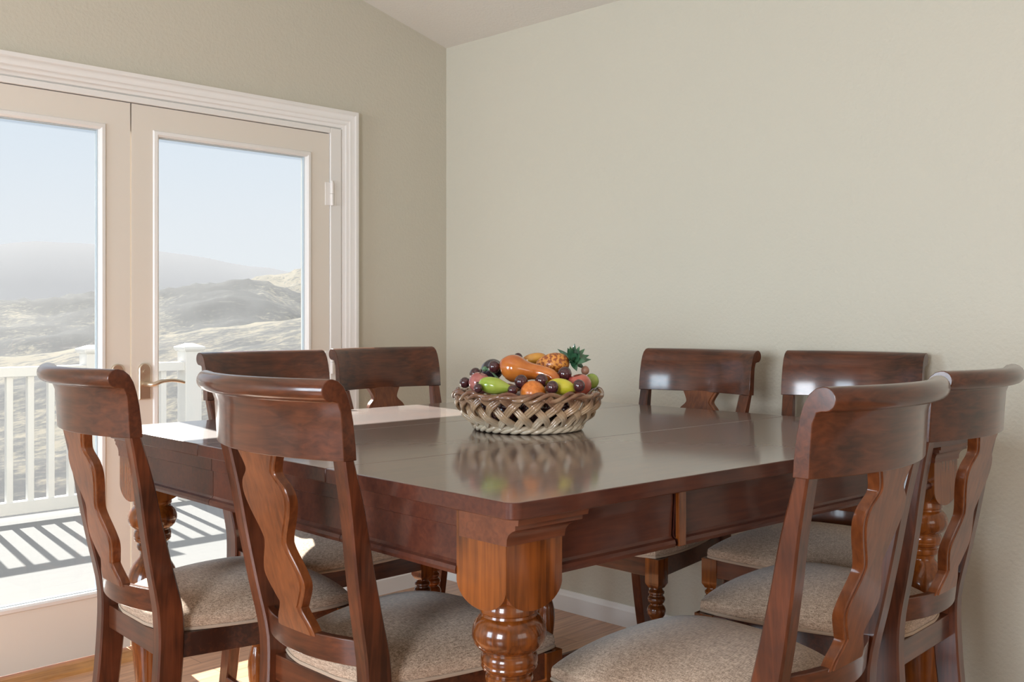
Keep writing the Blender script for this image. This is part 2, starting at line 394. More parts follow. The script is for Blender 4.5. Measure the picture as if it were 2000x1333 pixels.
def hinge(parent, x, z0, z1):
    bm = bmesh.new(); y = YD-.016; zm = (z0+z1)/2
    lathe(bm, [(z0, .0085), (zm-.001, .0085)], 12, (x, y)); lathe(bm, [(zm+.001, .0085), (z1, .0085)], 12, (x, y)); lathe(bm, [(z1, .006), (z1+.006, .006), (z1+.009, .003)], 10, (x, y))
    box(bm, (x-.028, YD-.009, z0), (x, YD-.004, z1)); box(bm, (x, YD-.016, z0), (x+.022, YD-.012, z1))
    finish('hinge', bm, M_white_metal, parent, smooth=40)
for z in (1.755, 1.02, .20): hinge(d_r, 2.636, z, z+.10); hinge(d_l, .830, z, z+.10)

# ------------------------------------------------------------------ dining table
TN = Vector((1.204, 1.184, 0)); EX = Vector((math.cos(R(-4.05)), math.sin(R(-4.05)), 0)); EY = Vector((math.cos(R(88.15)), math.sin(R(88.15)), 0))
LX, LY, TH = 1.68, 1.69, .955
table_c = TN+EX*LX/2+EY*LY/2
def TM(p): return TN+EX*p[0]+EY*p[1]*(.977+.036*p[0]/LX)+Vector((0, 0, p[2]))-table_c
table = empty('dining_table', table_c, 0, 'large square counter-height dining table in dark cherry wood with fat turned legs', 'table')
def prism(bm, out, z0, z1, f=TM): loft(bm, [[(x, y, z) for x, y in out] for z in (z0, z1)], f=f)
def corner(cx, cy, r, a0, n=6): return [(cx+r*math.cos(R(a0+90*k/n)), cy+r*math.sin(R(a0+90*k/n))) for k in range(n+1)]
V1, V2, TT = .566, 1.138, .030; rc = .022
bm = bmesh.new(); prism(bm, corner(rc, rc, rc, 180)+corner(LX-rc, rc, rc, 270)+[(LX, V1), (0, V1)], TH-TT, TH); finish('tabletop_end', bm, M_top, table, bevel=.002, seg=2)
bm = bmesh.new(); prism(bm, corner(LX-rc, LY-rc, rc, 0)+corner(rc, LY-rc, rc, 90)+[(0, V2+.0015), (LX, V2+.0015)], TH-TT, TH); finish('tabletop_end', bm, M_top, table, bevel=.002, seg=2)
bm = bmesh.new(); prism(bm, [(0, V1+.0015), (LX, V1+.0015), (LX, V2), (0, V2)], TH-TT, TH); finish('table_leaf', bm, M_top, table, bevel=.002, seg=2)
AZ0 = .807
def rim(o):
    o.data.materials.append(M_apron)
    for p in o.data.polygons:
        if abs(p.normal.z) < .5: p.material_index = 1  # rim of the same varnish, its dim reflections put into a darker wood
for o in [x for x in table.children if x.name.startswith(('tabletop_end', 'table_leaf'))]: rim(o)
def apron(u0, v0, u1, v1, n, band=True):
    """apron board from (u0,v0) to (u1,v1) with its outer face there; n = outward direction (u,v)"""
    bm = bmesh.new()
    pr = [(-.022, TH-TT), (0, TH-TT), (0, TH-TT-.034), (-.004 if band else -.0005, TH-TT-.036), (-.004, AZ0+.022), (-.001, AZ0+.017), (.006, AZ0+.014), (.008, AZ0+.007), (.006, AZ0), (-.022, AZ0)]
    loft(bm, [[(u+n[0]*d, v+n[1]*d, z) for d, z in pr] for u, v in ((u0, v0), (u1, v1))], f=TM)
    return finish('apron', bm, M_apron, table, smooth=30)
AV, AU = .052, .022
for v, n, s in ((AV, -1, 1), (LY-AV, 1, 1)):
    gap = .475 if n < 0 else LX/2
    apron(.149, v, gap-.004, v, (0, n), False); apron(gap+.004, v, LX-.149, v, (0, n), False)
    for a, b in ((gap+.004, gap+.026),):
        bm = bmesh.new(); box(bm, (a, min(v, v+n*.010), AZ0), (b, max(v, v+n*.010), TH-TT-.002), TM); finish('apron_stile', bm, M_leg, table, smooth=0, bevel=.0015)
for u, n in ((AU, -1), (LX-AU, 1)):
    for a, b in ((.168, V1-.03), (V1-.028, V2-.03), (V2-.028, LY-.168)): apron(u, a, u, b, (n, 0))
bm = bmesh.new()      # inner slide rails carrying the leaf
for u in (.42, LX/2, LX-.42): box(bm, (u-.02, AV+.01, AZ0+.025), (u+.02, LY-AV-.01, TH-TT-.001), TM)
finish('slide_rail', bm, M_apron, table, smooth=0)
LEGP = [(.80, .050), (.762, .050), (.757, .050), (.753, .0515), (.744, .0515), (.741, .049), (.737, .050), (.733, .055), (.725, .061), (.712, .0655), (.700, .0660), (.688, .062), (.679, .054), (.6745, .0460), (.672, .0460), (.669, .0485), (.662, .0505), (.654, .0505), (.651, .0490), (.648, .0500), (.643, .0480), (.639, .0430), (.636, .0385), (.634, .0385), (.631, .0415), (.624, .0425), (.618, .0405), (.614, .0350), (.606, .0325), (.599, .0345), (.590, .0420), (.578, .0510), (.562, .0600), (.545, .0660), (.525, .0690), (.50, .0685), (.46, .0655), (.40, .0595), (.32, .0520), (.24, .0450), (.18, .0405), (.155, .0390), (.150, .0440), (.140, .0480), (.128, .0440), (.124, .038), (.110, .0370), (.09, .0440), (.06, .0500), (.03, .0500), (.012, .044), (0, .036)]
HB = .066
def table_leg(cu, cv, su, sv):
    """su, sv: outward direction of the corner"""
    bm = bmesh.new()
    lathe(bm, LEGP, 40, (cu, cv), f=TM)
    def plus(w, z):
        h = HB; w = min(w, h-.0006)
        return [(cu+x, cv+y, z) for x, y in ((-h, -w), (-w, -w), (-w, -h), (w, -h), (w, -w), (h, -w), (h, w), (w, w), (w, h), (-w, h), (-w, w), (-h, w))]
    rings = [plus(HB, TH-TT), plus(HB, .802)]
    for k in range(1, 13):
        a = PI/2*k/12; rings.append(plus(max(HB*math.cos(a), .004), .802-.046*math.sin(a)))
    loft(bm, rings, f=TM)
    leg = finish('leg', bm, M_leg, table, smooth=35)
    bm = bmesh.new()
    pf = [(.000, .876), (.003, .876), (.004, .888), (.008, .896), (.017, .903), (.025, .906), (.025, .914), (.032, .915), (.033, .9245)]
    rings = []
    for d, z in pf:
        ua, ub = (cu-HB, cu+HB+d) if su < 0 else (cu-HB-d, cu+HB)
        va, vb = (cv-HB-d, cv+HB-.01) if sv < 0 else (cv-HB+.01, cv+HB+d)
        if su < 0: ua -= .002
        else: ub += .002
        rings.append([(ua, va, z), (ub, va, z), (ub, vb, z), (ua, vb, z)])
    loft(bm, rings, f=TM)
    finish('corbel', bm, M_corbel, leg, smooth=30)
ofu, ofv = .018+HB, .037+HB
for su in (-1, 1):
    for sv in (-1, 1): table_leg(ofu if su < 0 else LX-ofu, ofv if sv < 0 else LY-ofv, su, sv)

# ------------------------------------------------------------------ dining chairs
# side profile of the rear uprights: z, rear y, front y
POST = [(0, -.280, -.236), (.15, -.250, -.200), (.30, -.227, -.172), (.45, -.213, -.154), (.58, -.211, -.151), (.70, -.233, -.181), (.80, -.251, -.207), (.90, -.267, -.231), (1.0, -.287, -.262)]
HWP = .2325
def make_chair():
    ch = empty('dining_chair')
    for s in (-1, 1):
        bm = bmesh.new(); rings = []
        tab = smoothprof(POST, 4)
        for z, yr, yf in tab:
            xo = HWP-.004-.032*min(1, max(0, (1.0-z)/.42)); xi = xo-.038
            c = .004
            rings.append([(s*(xo-c), yr, z), (s*xo, yr+c, z), (s*xo, yf-c, z), (s*(xo-c), yf, z), (s*(xi+c), yf, z), (s*xi, yf-c, z), (s*xi, yr+c, z), (s*(xi+c), yr, z)])
        loft(bm, rings); finish('rear_leg', bm, M_post_z, ch, smooth=35)
    # crest rail with rolled top
    pf = [(-.261, 1.0), (-.263, 1.03), (-.268, 1.07), (-.274, 1.10), (-.281, 1.122), (-.290, 1.138), (-.302, 1.148)]
    cy, cz, rr = -.317, 1.131, .0205
    pf += [(cy+rr*math.cos(R(a)), cz+rr*math.sin(R(a))) for a in range(80, 300, 20)]
    pf += [(-.303, 1.108), (-.296, 1.09), (-.293, 1.05), (-.290, 1.0)]
    bm = bmesh.new(); n = 24
    def sag(x, d=.052): return -d*(1-(x/HWP)**2)
    loft(bm, [[(x, y+sag(x), z) for y, z in pf] for x in [HWP*(-1+2*k/n) for k in range(n+1)]])
    finish('crest_rail', bm, M_rail_x, ch, smooth=38, bevel=.0015)
    # vase shaped splat
    Z0, Z1 = .636, 1.003
    half = [(0, .066), (.05, .060), (.135, .040), (.17, .046), (.28, .071), (.36, .066), (.48, .043), (.54, .045), (.66, .071), (.75, .084), (.82, .078), (.880, .056), (.92, .056), (1, .073)]
    tab = smoothprof(half, 4)
    bm = bmesh.new(); rings = []
    for fz, w in tab:
        z = Z0+(Z1-Z0)*fz
        y = -.233+(-.325+.233)*fz-.002*math.sin(PI*fz)
        t = .010; g = .010
        def yy(x): return y+.18*x*x
        rings.append([(-w, yy(w)+t, z), (-w, yy(w)-t+.002, z), (-w+.002, yy(w)-t, z), (-w+g, yy(w-g)-t, z), (-w+g+.0015, yy(w-g)-t-.0025, z), (0, yy(0)-t-.0025, z), (w-g-.0015, yy(w-g)-t-.0025, z), (w-g, yy(w-g)-t, z), (w-.002, yy(w)-t, z), (w, yy(w)-t+.002, z), (w, yy(w)+t, z),
                      (w-g, yy(w-g)+t, z), (w-g-.0015, yy(w-g)+t+.0025, z), (0, yy(0)+t+.0025, z), (-w+g+.0015, yy(w-g)+t+.0025, z), (-w+g, yy(w-g)+t, z)])
    loft(bm, rings); finish('splat', bm, M_splat, ch, smooth=30)
    # lower back rail
    bm = bmesh.new(); xi = HWP-.066
    loft(bm, [[(x, -.184-.038*(1-(x/xi)**2), .590), (x, -.184-.038*(1-(x/xi)**2)-.006, .643), (x, -.208-.038*(1-(x/xi)**2), .643), (x, -.202-.038*(1-(x/xi)**2), .590)] for x in [xi*(-1+2*k/16) for k in range(17)]])
    finish('lower_rail', bm, M_rail_x, ch, smooth=38, bevel=.002)
    # seat frame
    bm = bmesh.new(); z0, z1 = .482, .538
    yb, yf = -.192, .272
    def hw(y): return .168+(.240-.168)*(y+.205)/.497
    box(bm, (-xi, yb, z0), (xi, yb+.022, z1))
    for s in (-1, 1):
        loft(bm, [[(s*(hw(y)+.012), y, z0), (s*(hw(y)+.012), y, z1), (s*(hw(y)-.010), y, z1), (s*(hw(y)-.010), y, z0)] for y in (-.160, .254)])
    loft(bm, [[(x, yf, z0), (x, yf, z1), (x, yf-.022, z1), (x, yf-.022, z0)] for x in (-.22, .22)])
    finish('seat_frame', bm, M_rail_x, ch, smooth=0, bevel=.002)
    # cushion
    bm = bmesh.new(); n = 26
    def plan(u, v):
        # squircle mapping of the square to a rounded trapezoid
        r = .13
        k = 1-r*(u*u*v*v)
        y = .052+.246*v*k; y = max(y, -.190)
        x = (.184+(.266-.184)*(v+1)/2)*u*k
        return x, y
    g = []
    for j in range(n+1):
        row = []
        for i in range(n+1):
            u = math.sin(PI/2*(-1+2*i/n)); v = math.sin(PI/2*(-1+2*j/n)); x, y = plan(u, v)
            e = max(abs(u), abs(v))
            z = .566+.052*(1-abs(u)**2.6)**.7*(1-abs(v)**2.6)**.7+.012*(1-u*u)*(1-v*v)
            row.append(bm.verts.new((x, y, z)))
        g.append(row)
    for j in range(n):
        for i in range(n): bm.faces.new((g[j][i], g[j][i+1], g[j+1][i+1], g[j+1][i]))
    per = [g[0][i] for i in range(n)]+[g[j][n] for j in range(n)]+[g[n][n-i] for i in range(n)]+[g[n-j][0] for j in range(n)]
    prev = per; cx, cyy = 0, .052
    for z, s in ((.555, 1.008), (.548, 1.006), (.542, .99), (.5385, .975)):
        cur = [bm.verts.new((p.co.x*s/1, cyy+(p.co.y-cyy)*s, z)) for p in per]
        m_ = len(per)
        for i in range(m_): bm.faces.new((prev[i], prev[(i+1) % m_], cur[(i+1) % m_], cur[i]))
        prev = cur
    bm.faces.new(prev)
    pp = [p.co.copy() for p in per]
    cu = finish('seat_cushion', bm, M_fabric, ch, smooth=70)
    bm = bmesh.new(); tube(bm, [(p.x*1.0, cyy+(p.y-cyy)*1.0, .5425) for p in pp], .0042, 6, closed=True)
    finish('piping', bm, M_piping, cu, smooth=60)
    # turned front legs
    FL = [(.4985, .017), (.498, .017), (.492, .019), (.487, .024), (.482, .024), (.478, .0205), (.474, .0205), (.470, .025), (.463, .0265), (.456, .024), (.451, .019), (.447, .019), (.443, .024), (.436, .0275), (.428, .0285), (.418, .026), (.409, .020), (.403, .0165), (.396, .0155), (.388, .019), (.384, .019), (.378, .0165), (.365, .0205), (.345, .025), (.32, .0265), (.29, .0245), (.24, .0205), (.20, .0175), (.165, .016), (.157, .017)]
    for s in (-1, 1):
        bm = bmesh.new(); cx, cy2 = s*.224, .250; h = .0245
        loft(bm, [[(cx+a*k, cy2+b*k, z) for a, b in ((-1, -1), (1, -1), (1, 1), (-1, 1))] for z, k in ((.538, h), (.462, h), (.448, .017))])
        lathe(bm, [(z-.05*min(1, max(0, (z-.16)/.12)), r) for z, r in FL], 20, (cx, cy2))
        loft(bm, [[(cx+a*k, cy2+b*k, z) for a, b in ((-1, -1), (1, -1), (1, 1), (-1, 1))] for z, k in ((.158, .017), (.150, .021), (.078, .021), (.070, .017))])
        lathe(bm, [(.071, .017), (.064, .020), (.056, .021), (.048, .018), (.042, .016), (.03, .018), (.01, .018), (0, .016)], 20, (cx, cy2))
        finish('front_leg', bm, M_leg, ch, smooth=38)
    for s in (-1, 1):
        bm = bmesh.new(); loft(bm, [[(s*x+t, y, z) for t, z in ((-.009, .100), (.009, .100), (.009, .128), (-.009, .128))] for x, y in ((.186, -.225), (.224, .232))]); finish('stretcher', bm, M_post_z, ch, smooth=0, bevel=.003)
    bm = bmesh.new(); box(bm, (-.200, -.030, .103), (.200, -.010, .125)); finish('stretcher', bm, M_post_z, ch, smooth=0, bevel=.003)
    return ch
def copy_tree(o, parent=None):
    c = o.copy(); C.collection.objects.link(c); c.parent = parent
    for k in [x for x in bpy.data.objects if x.parent == o]: copy_tree(k, c)
    return c
RY = -.315
chairs = [  # rail middle x, y, rotation, label
 (1.747, .797, .5, 'cherry wood chair nearest the camera, seen from behind, right of the nearest table leg'),
 (1.088, 1.753, -91.0, 'cherry wood chair seen from behind just left of the nearest table leg'),
 (.993, 2.384, -94.0, 'leftmost cherry wood chair, seen from behind, sunlight across the back of its cushion'),
 (2.378, .868, 2.0, 'rightmost cherry wood chair, seen from behind, its crest rail cut by the right edge'),
 (1.868, 3.012, 179.0, 'cherry wood chair across the table in front of the right glass door'),
 (2.420, 3.062, 178.0, 'cherry wood chair across the table between door casing and room corner'),
 (3.075, 2.087, 90.2, 'cherry wood chair by the right wall, first one right of the fruit basket'),
 (3.218, 1.578, 96.0, 'cherry wood chair by the right wall, partly hidden behind the nearest chair'),
]
proto = make_chair()
for i, (x, y, rz, lab) in enumerate(chairs):
    c = proto if i == 0 else copy_tree(proto)
    a = R(rz); c.rotation_euler = (0, 0, a)
    c.location = (x-(-math.sin(a))*RY, y-math.cos(a)*RY, 0)
    tag(c, lab, 'chair', 'dining chairs around the square table')
# ------------------------------------------------------------------ woven ceramic fruit basket
BC = Vector((2.0468, 1.9549, TH)); BU = Vector((.7018, -.7124, 0)); BWv = Vector((.7124, .7018, 0))
def ceramic():
    m, nt, b = mat('glazed_ceramic')
    t = N(nt, 'ShaderNodeTexCoord'); sp = N(nt, 'ShaderNodeSeparateXYZ'); nt.links.new(t.outputs['Object'], sp.inputs[0])
    n = N(nt, 'ShaderNodeTexNoise'); n.inputs['Scale'].default_value = 26; n.inputs['Detail'].default_value = 3; nt.links.new(t.outputs['Object'], n.inputs['Vector'])
    ma = N(nt, 'ShaderNodeMath', operation='MULTIPLY_ADD'); ma.inputs[1].default_value = .085; nt.links.new(n.outputs['Fac'], ma.inputs[0]); nt.links.new(sp.outputs['Z'], ma.inputs[2])
    r = N(nt, 'ShaderNodeValToRGB'); r.color_ramp.elements[0].position = .055; r.color_ramp.elements[1].position = .155
    r.color_ramp.elements[0].color = (.66, .56, .42, 1); r.color_ramp.elements[1].color = (.17, .060, .030, 1)
    e = r.color_ramp.elements.new(.10); e.color = (.50, .33, .19, 1)
    nt.links.new(ma.outputs[0], r.inputs[0]); nt.links.new(r.outputs[0], b.inputs['Base Color'])
    b.inputs['Roughness'].default_value = .22; b.inputs['Coat Weight'].default_value = .6; b.inputs['Coat Roughness'].default_value = .05
    return m
M_cer = ceramic()
basket = empty('fruit_basket', BC, R(YAW-90), 'round woven cream and brown ceramic fruit basket on the table', 'basket')
def br(t): return .141+.055*math.sin(PI/2*min(1, t*1.02))**.75 if t > 0 else .141     # bowl radius up the side
BH = .086
bm = bmesh.new(); NS = 21; SW = 2.9*PI/NS
for fam in (1, -1):
    for i in range(NS):
        ph0 = 2*PI*i/NS
        for off in (-.0058, 0, .0058):
            pts = []
            for k in range(27):
                t = k/26; s = SW*t; ph = ph0+fam*s
                tang = off/.17
                a = fam*.0065*math.cos(NS*s+.3)
                rr = br(t)+a
                # neighbouring ribs of a strand run side by side
                ph2 = ph+tang*.75; z = .018+(BH-.004)*t-fam*off*.75*.9
                pts.append((rr*math.cos(ph2), rr*math.sin(ph2), z))
            tube(bm, pts, .0042 if off else .0052, 6)
finish('woven_side', bm, M_cer, basket, smooth=60)
bm = bmesh.new()      # twisted rope foot
for q in range(3):
    pts = []
    for k in range(240):
        a = 2*PI*k/240; h = a*11+q*2*PI/3
        pts.append(((.143+.0055*math.cos(h))*math.cos(a), (.143+.0055*math.cos(h))*math.sin(a), .0125+.0055*math.sin(h)))
    tube(bm, pts, .0068, 7, closed=True)
lathe(bm, [(.004, .02), (.004, .142), (.012, .146), (.012, .02)], 48)
finish('rope_foot', bm, M_cer, basket, smooth=60)
bm = bmesh.new()      # ruffled braided rim
for q in range(3):
    pts = []
    for k in range(300):
        a = 2*PI*k/300; h = a*9+q*2*PI/3; wv = .0045*math.sin(a*13+q)
        pts.append(((.197+.0075*math.cos(h))*math.cos(a), (.197+.0075*math.cos(h))*math.sin(a), .100+.0060*math.sin(h)+wv))
    tube(bm, pts, .0060, 8, closed=True)
finish('braided_rim', bm, M_cer, basket, smooth=60)

def at_b(px, py, w):
    """point in the basket from its place to the right (px) and up (py) as measured, w metres behind the middle"""
    k = (2.827+w)/2002
    return Vector(((px-1000)*k-.0438, w, .305-(py-623)*k)), k
def b2w(p): return BC+BU*p.x+BWv*p.y+Vector((0, 0, p.z))
def rotm(ax, ay, az):
    return (Matrix.Rotation(R(az), 3, 'Z')@Matrix.Rotation(R(ay), 3, 'Y')@Matrix.Rotation(R(ax), 3, 'X'))
G_FR = 'ceramic fruit heaped in the basket'
M_grape = mottled('grape_skin', (.022, .006, .010), (.075, .018, .022), rough=.18, scale=30, coat=.7)
M_egg = mottled('eggplant_skin', (.010, .012, .022), (.030, .020, .030), rough=.15, scale=18, coat=.8)
M_apple = mottled('apple_skin', (.33, .030, .030), (.50, .13, .085), rough=.2, scale=22, coat=.6, stretch=(1, 1, .3))
M_peach = mottled('pink_apple_skin', (.30, .045, .055), (.55, .20, .16), rough=.22, scale=20, coat=.6)
M_pear = mottled('pear_skin', (.30, .42, .035), (.42, .50, .08), rough=.22, scale=24, coat=.6)
M_lime = mottled('lime_skin', (.20, .33, .035), (.33, .42, .08), rough=.25, scale=30, coat=.5)
M_lemon = mottled('lemon_skin', (.60, .56, .03), (.72, .62, .06), rough=.28, scale=40, coat=.5, bump=.2)
M_orange = mottled('orange_peel', (.62, .16, .02), (.80, .25, .04), rough=.32, scale=120, coat=.4, bump=.4)
M_squash = mottled('squash_skin', (.42, .085, .012), (.62, .19, .03), rough=.18, scale=14, coat=.8)
M_mango = mottled('mango_skin', (.55, .20, .03), (.66, .33, .05), rough=.2, scale=16, coat=.7)
M_pine = mottled('pineapple_skin', (.30, .07, .015), (.70, .28, .05), rough=.35, scale=130, coat=.4, bump=.9, lo=.45, hi=.52, detail=1)
M_crown = mottled('pineapple_leaf', (.015, .055, .030), (.055, .15, .07), rough=.25, scale=40, coat=.5)
M_stem = plain('green_stem', (.10, .19, .10), rough=.35)
M_stalk = plain('brown_stalk', (.07, .04, .02), rough=.5)
M_fig = plain('fig_skin', (.34, .17, .11), rough=.35, coat=.3)
def fruit(name, cat, px, py, w, r, m, label, rot=(0, 0, 0), f=None, group=G_FR, nu=24, nv=16):
    p, k = at_b(px, py, w)
    bm = bmesh.new(); r = r if isinstance(r, (list, tuple)) else (r, r, r)
    ball(bm, (0, 0, 0), [q*k for q in r], rotm(*rot), nu, nv, f)
    o = finish(name, bm, m, None, b2w(p), smooth=80); o.rotation_euler = (0, 0, R(YAW-90))
    return tag(o, label, cat, group)
def applef(p):
    q = p.copy(); s = math.hypot(p.x, p.y)
    q.z -= .22*math.exp(-(s/.32)**2)*(1 if p.z > 0 else -.6); return q
def pearf(p):
    q = p.copy(); n = .78-.30*max(0, p.x)-.10*p.x
    if p.x > .1: n -= .12*(p.x-.1)
    q.y *= n+.22*(1-p.x); q.z *= n+.22*(1-p.x); return q
def stalk(o, h=.018, r=.0018, base=.8, lean=(.3, .1), m=None, top=0):
    bm = bmesh.new(); tube(bm, [(0, 0, top), (lean[0]*h*.4, lean[1]*h*.4, top+h*.6), (lean[0]*h, lean[1]*h, top+h)], [r*.8, r, r*1.4], 7)
    finish('stalk', bm, m or M_stalk, o, smooth=60)
# added dark filler carrying the heap, its colour giving the shade behind the weave
lowlab = ['dark plum low in the basket at its left, seen through the weave', 'dark plum low in the basket behind its front left weave', 'dark plum low in the basket behind its front weave', 'dark plum low in the basket behind its front right weave', 'dark plum low in the basket at its right, seen through the weave', 'dark plum low in the basket at its back', 'dark plum low in the middle of the basket']
for i, a in enumerate((180, 232, 284, 336, 28, 104, None)):
    p = Vector((0, 0, .058)) if a is None else Vector((.092*math.cos(R(a)), .092*math.sin(R(a)), .056))
    bm = bmesh.new(); ball(bm, (0, 0, 0), (.042, .042, .040), rotm(20*i, 30, 0), 20, 14)
    o = finish('plum', bm, M_grape, None, b2w(p), smooth=80); tag(o, lowlab[i], 'fruit', G_FR)
o = fruit('apple', 'fruit', 937, 748, -.072, (22, 22, 21), M_peach, 'rosy pink apple at the left front of the basket', (10, 20, 0), applef)
stalk(o, .014, top=.022)
o = fruit('apple', 'fruit', 1131, 753, -.075, (25, 25, 23), M_apple, 'red apple at the right of the basket below the pineapple crown', (5, -15, 0), applef)
o = fruit('pear', 'fruit', 971, 755, -.135, (38, 17, 16), M_pear, 'bright green pear lying along the front left rim of the basket', (0, 8, -14), pearf)
bm = bmesh.new(); ball(bm, (-.052, .012, .007), (.004, .004, .004)); finish('blossom_end', bm, M_stalk, o)
fruit('orange', 'fruit', 1041, 769, -.140, 25, M_orange, 'orange at the front middle of the basket rim', nu=28)
def lemonf(p):
    q = p.copy(); 
    if abs(p.x) > .8: q.x *= 1+.35*(abs(p.x)-.8)
    return q
fruit('lemon', 'fruit', 1097, 756, -.120, (27, 19, 16), M_lemon, 'yellow lemon right of the orange at the basket front', (0, 12, 0), lemonf)
fruit('lime', 'fruit', 1156, 745, -.005, (14, 14, 15), M_lime, 'green lime at the far right rim of the basket')
o = fruit('eggplant', 'vegetable', 961, 723, .005, (23, 20, 21), M_egg, 'glossy black eggplant at the upper left of the fruit heap', (0, -35, 0))
bm = bmesh.new(); pts = [(-.016, -.026, .004), (-.004, -.038, .000), (.010, -.050, -.014), (.022, -.062, -.024)]
tube(bm, smoothprof(pts, 5), .0028, 8); ball(bm, (-.019, -.026, .004), (.008, .005, .007)); finish('stem', bm, M_stem, o, smooth=60)
# butternut-shaped squash lying across the front of the heap
p, k = at_b(1003, 722, -.055)
bm = bmesh.new(); sp_ = [(-.036, .006, 0, .004), (-.033, .006, .001, .018), (-.022, .004, .003, .030), (-.004, .002, .003, .0375), (.016, 0, -.001, .035), (.036, -.002, -.004, .0265), (.056, -.004, -.006, .0215), (.078, -.008, -.010, .0205), (.098, -.014, -.018, .0205), (.111, -.020, -.028, .0175), (.117, -.023, -.035, .010), (.118, -.024, -.037, .002)]
q = smoothprof(sp_, 4); tube(bm, [(a, b, c) for a, b, c, d in q], [max(d, .001) for a, b, c, d in q], 26)
o = finish('squash', bm, M_squash, None, b2w(p), smooth=80); o.rotation_euler = (0, 0, R(YAW-90))
tag(o, 'large glossy orange bottle-shaped squash lying across the top of the heap', 'vegetable', G_FR)
fruit('mango', 'fruit', 1043, 702, .050, (25, 15, 12), M_mango, 'yellow mango peeking up behind the orange squash', (0, -12, 0))
# pineapple with crown
p, k = at_b(1079, 712, .010)
bm = bmesh.new()
def pinef(v):
    q = v.copy(); q.z *= 1+.12*v.x; q.y *= 1+.12*v.x; return q
ball(bm, (0, 0, 0), (.048, .031, .031), rotm(0, -8, 0), 30, 20, pinef)
pa = finish('pineapple', bm, M_pine, None, b2w(p), smooth=80); pa.rotation_euler = (0, 0, R(YAW-90))
tag(pa, 'small pineapple with a spiky dark green crown on top of the heap', 'fruit', G_FR)
rnd = random.Random(4)
def leaf(bm, base, d, L, w, curl):
    d = Vector(d).normalized(); s = d.cross(Vector((0, -1, .3))).normalized(); nn = s.cross(d).normalized()
    rings = []
    for j in range(9):
        t = j/8; ww = w*(math.sin(PI*min(1, .22+t*.80))**.8)*(1 if j < 8 else .1)
        c = Vector(base)+d*L*t+nn*curl*L*t*t
        th = .0016*(1-t*.7)
        rings.append([c-s*ww+nn*.25*ww, c+nn*-th, c+s*ww+nn*.25*ww, c+nn*(th+.0006)+nn*.05*ww])
    loft(bm, rings)
crown_c = Vector((.056, 0, .008))
lv = [((-.75, -.2, .75), .050, .0075, -.5), ((-.2, -.2, 1), .046, .0085, .2), ((.12, .1, 1), .050, .008, .1), ((.45, -.1, 1), .046, .0085, -.1), ((.85, .1, .9), .050, .0085, -.15), ((1.1, 0, .45), .050, .009, -.15), ((1.2, -.1, .15), .052, .008, -.1), ((.9, -.7, .1), .040, .010, -.3), ((.2, -1, .05), .034, .012, .4), ((-.35, -1, -.15), .034, .012, .3), ((.9, .2, -.35), .046, .008, -.6), ((.3, -.8, -.7), .034, .009, -.2), ((.55, -.6, .6), .040, .011, .1), ((.3, -.6, .8), .038, .010, .2), ((-.1, .8, .7), .04, .009, .2), ((.5, .9, .4), .045, .009, 0), ((.9, .6, .5), .045, .009, 0), ((-.4, .3, .9), .036, .008, .6), ((.1, -.9, -.4), .034, .010, .2)]
for d, L, w, cu_ in lv:
    bm = bmesh.new(); leaf(bm, crown_c, d, L, w, cu_); finish('crown_leaf', bm, M_crown, pa, smooth=60)
grapes = [(908, 748, -.020, 10.5, 'dark grape at the far left rim of the basket'), (929, 731, .030, 12, 'dark grape behind the pink apple at the left'), (965, 717, -.040, 12, 'dark grape resting on the front of the black eggplant'),
 (1012, 699, .030, 9, 'dark grape peeking over the top of the orange squash'), (1018, 746, -.125, 13.5, 'dark grape below the squash, left of the orange'), (1058, 744, -.118, 13, 'dark grape between squash neck and the orange'),
 (1079, 757, -.160, 12.5, 'dark grape between the orange and the yellow lemon'), (1103, 731, -.060, 14, 'dark grape below the pineapple beside the squash tip'), (1131, 754, -.140, 12, 'dark grape in front of the right red apple'), (934, 759, -.150, 9, 'dark grape at the left end of the green pear'), (1001, 763, -.155, 10, 'dark grape under the right tip of the green pear')]
for px, py, w, r, lab in grapes:
    fruit('grape', 'fruit', px, py, w, (r, r, r*1.04), M_grape, lab, group='dark grapes tucked among the fruit', nu=18, nv=12)
o = fruit('fig', 'fruit', 1143, 724, .020, (8, 8, 9), M_fig, 'small brown fig under the pineapple crown')
# ------------------------------------------------------------------ outside: deck, railing, hills

def deck_mat():
    m, nt, b = mat('pale_deck_coating')
    t = N(nt, 'ShaderNodeTexCoord'); br_ = N(nt, 'ShaderNodeTexBrick')
    br_.inputs['Scale'].default_value = 1; br_.inputs['Brick Width'].default_value = 5; br_.inputs['Row Height'].default_value = .14; br_.inputs['Mortar Size'].default_value = .002
    br_.inputs['Color1'].default_value = (.135, .132, .129, 1); br_.inputs['Color2'].default_value = (.140, .137, .134, 1); br_.inputs['Mortar'].default_value = (.12, .118, .115, 1)
    nt.links.new(t.outputs['Object'], br_.inputs['Vector']); nt.links.new(br_.outputs['Color'], b.inputs['Base Color']); b.inputs['Roughness'].default_value = .9; b.inputs['Specular IOR Level'].default_value = .05
    return m
M_deck = deck_mat(); M_vinyl = plain('white_vinyl', (.62, .615, .60), rough=.35)
DZ = -.03; RYY = 6.78
bm = bmesh.new(); box(bm, (-4, YD+T, DZ-.16), (3.75, 7.0, DZ)); o = struct('floor_deck', bm, M_deck)
rail = empty('deck_railing', (0, RYY, DZ), 0, 'white vinyl railing with square balusters along the deck edge', 'railing')
def rbox(name, a, b, parent=rail, bev=.004):
    bm = bmesh.new(); box(bm, a, b); return finish(name, bm, M_vinyl, parent, smooth=0, bevel=bev)
rbox('top_rail', (-4, -.045, .925), (3.60, .045, .985)); rbox('bottom_rail', (-4, -.03, .055), (3.60, .03, .135))
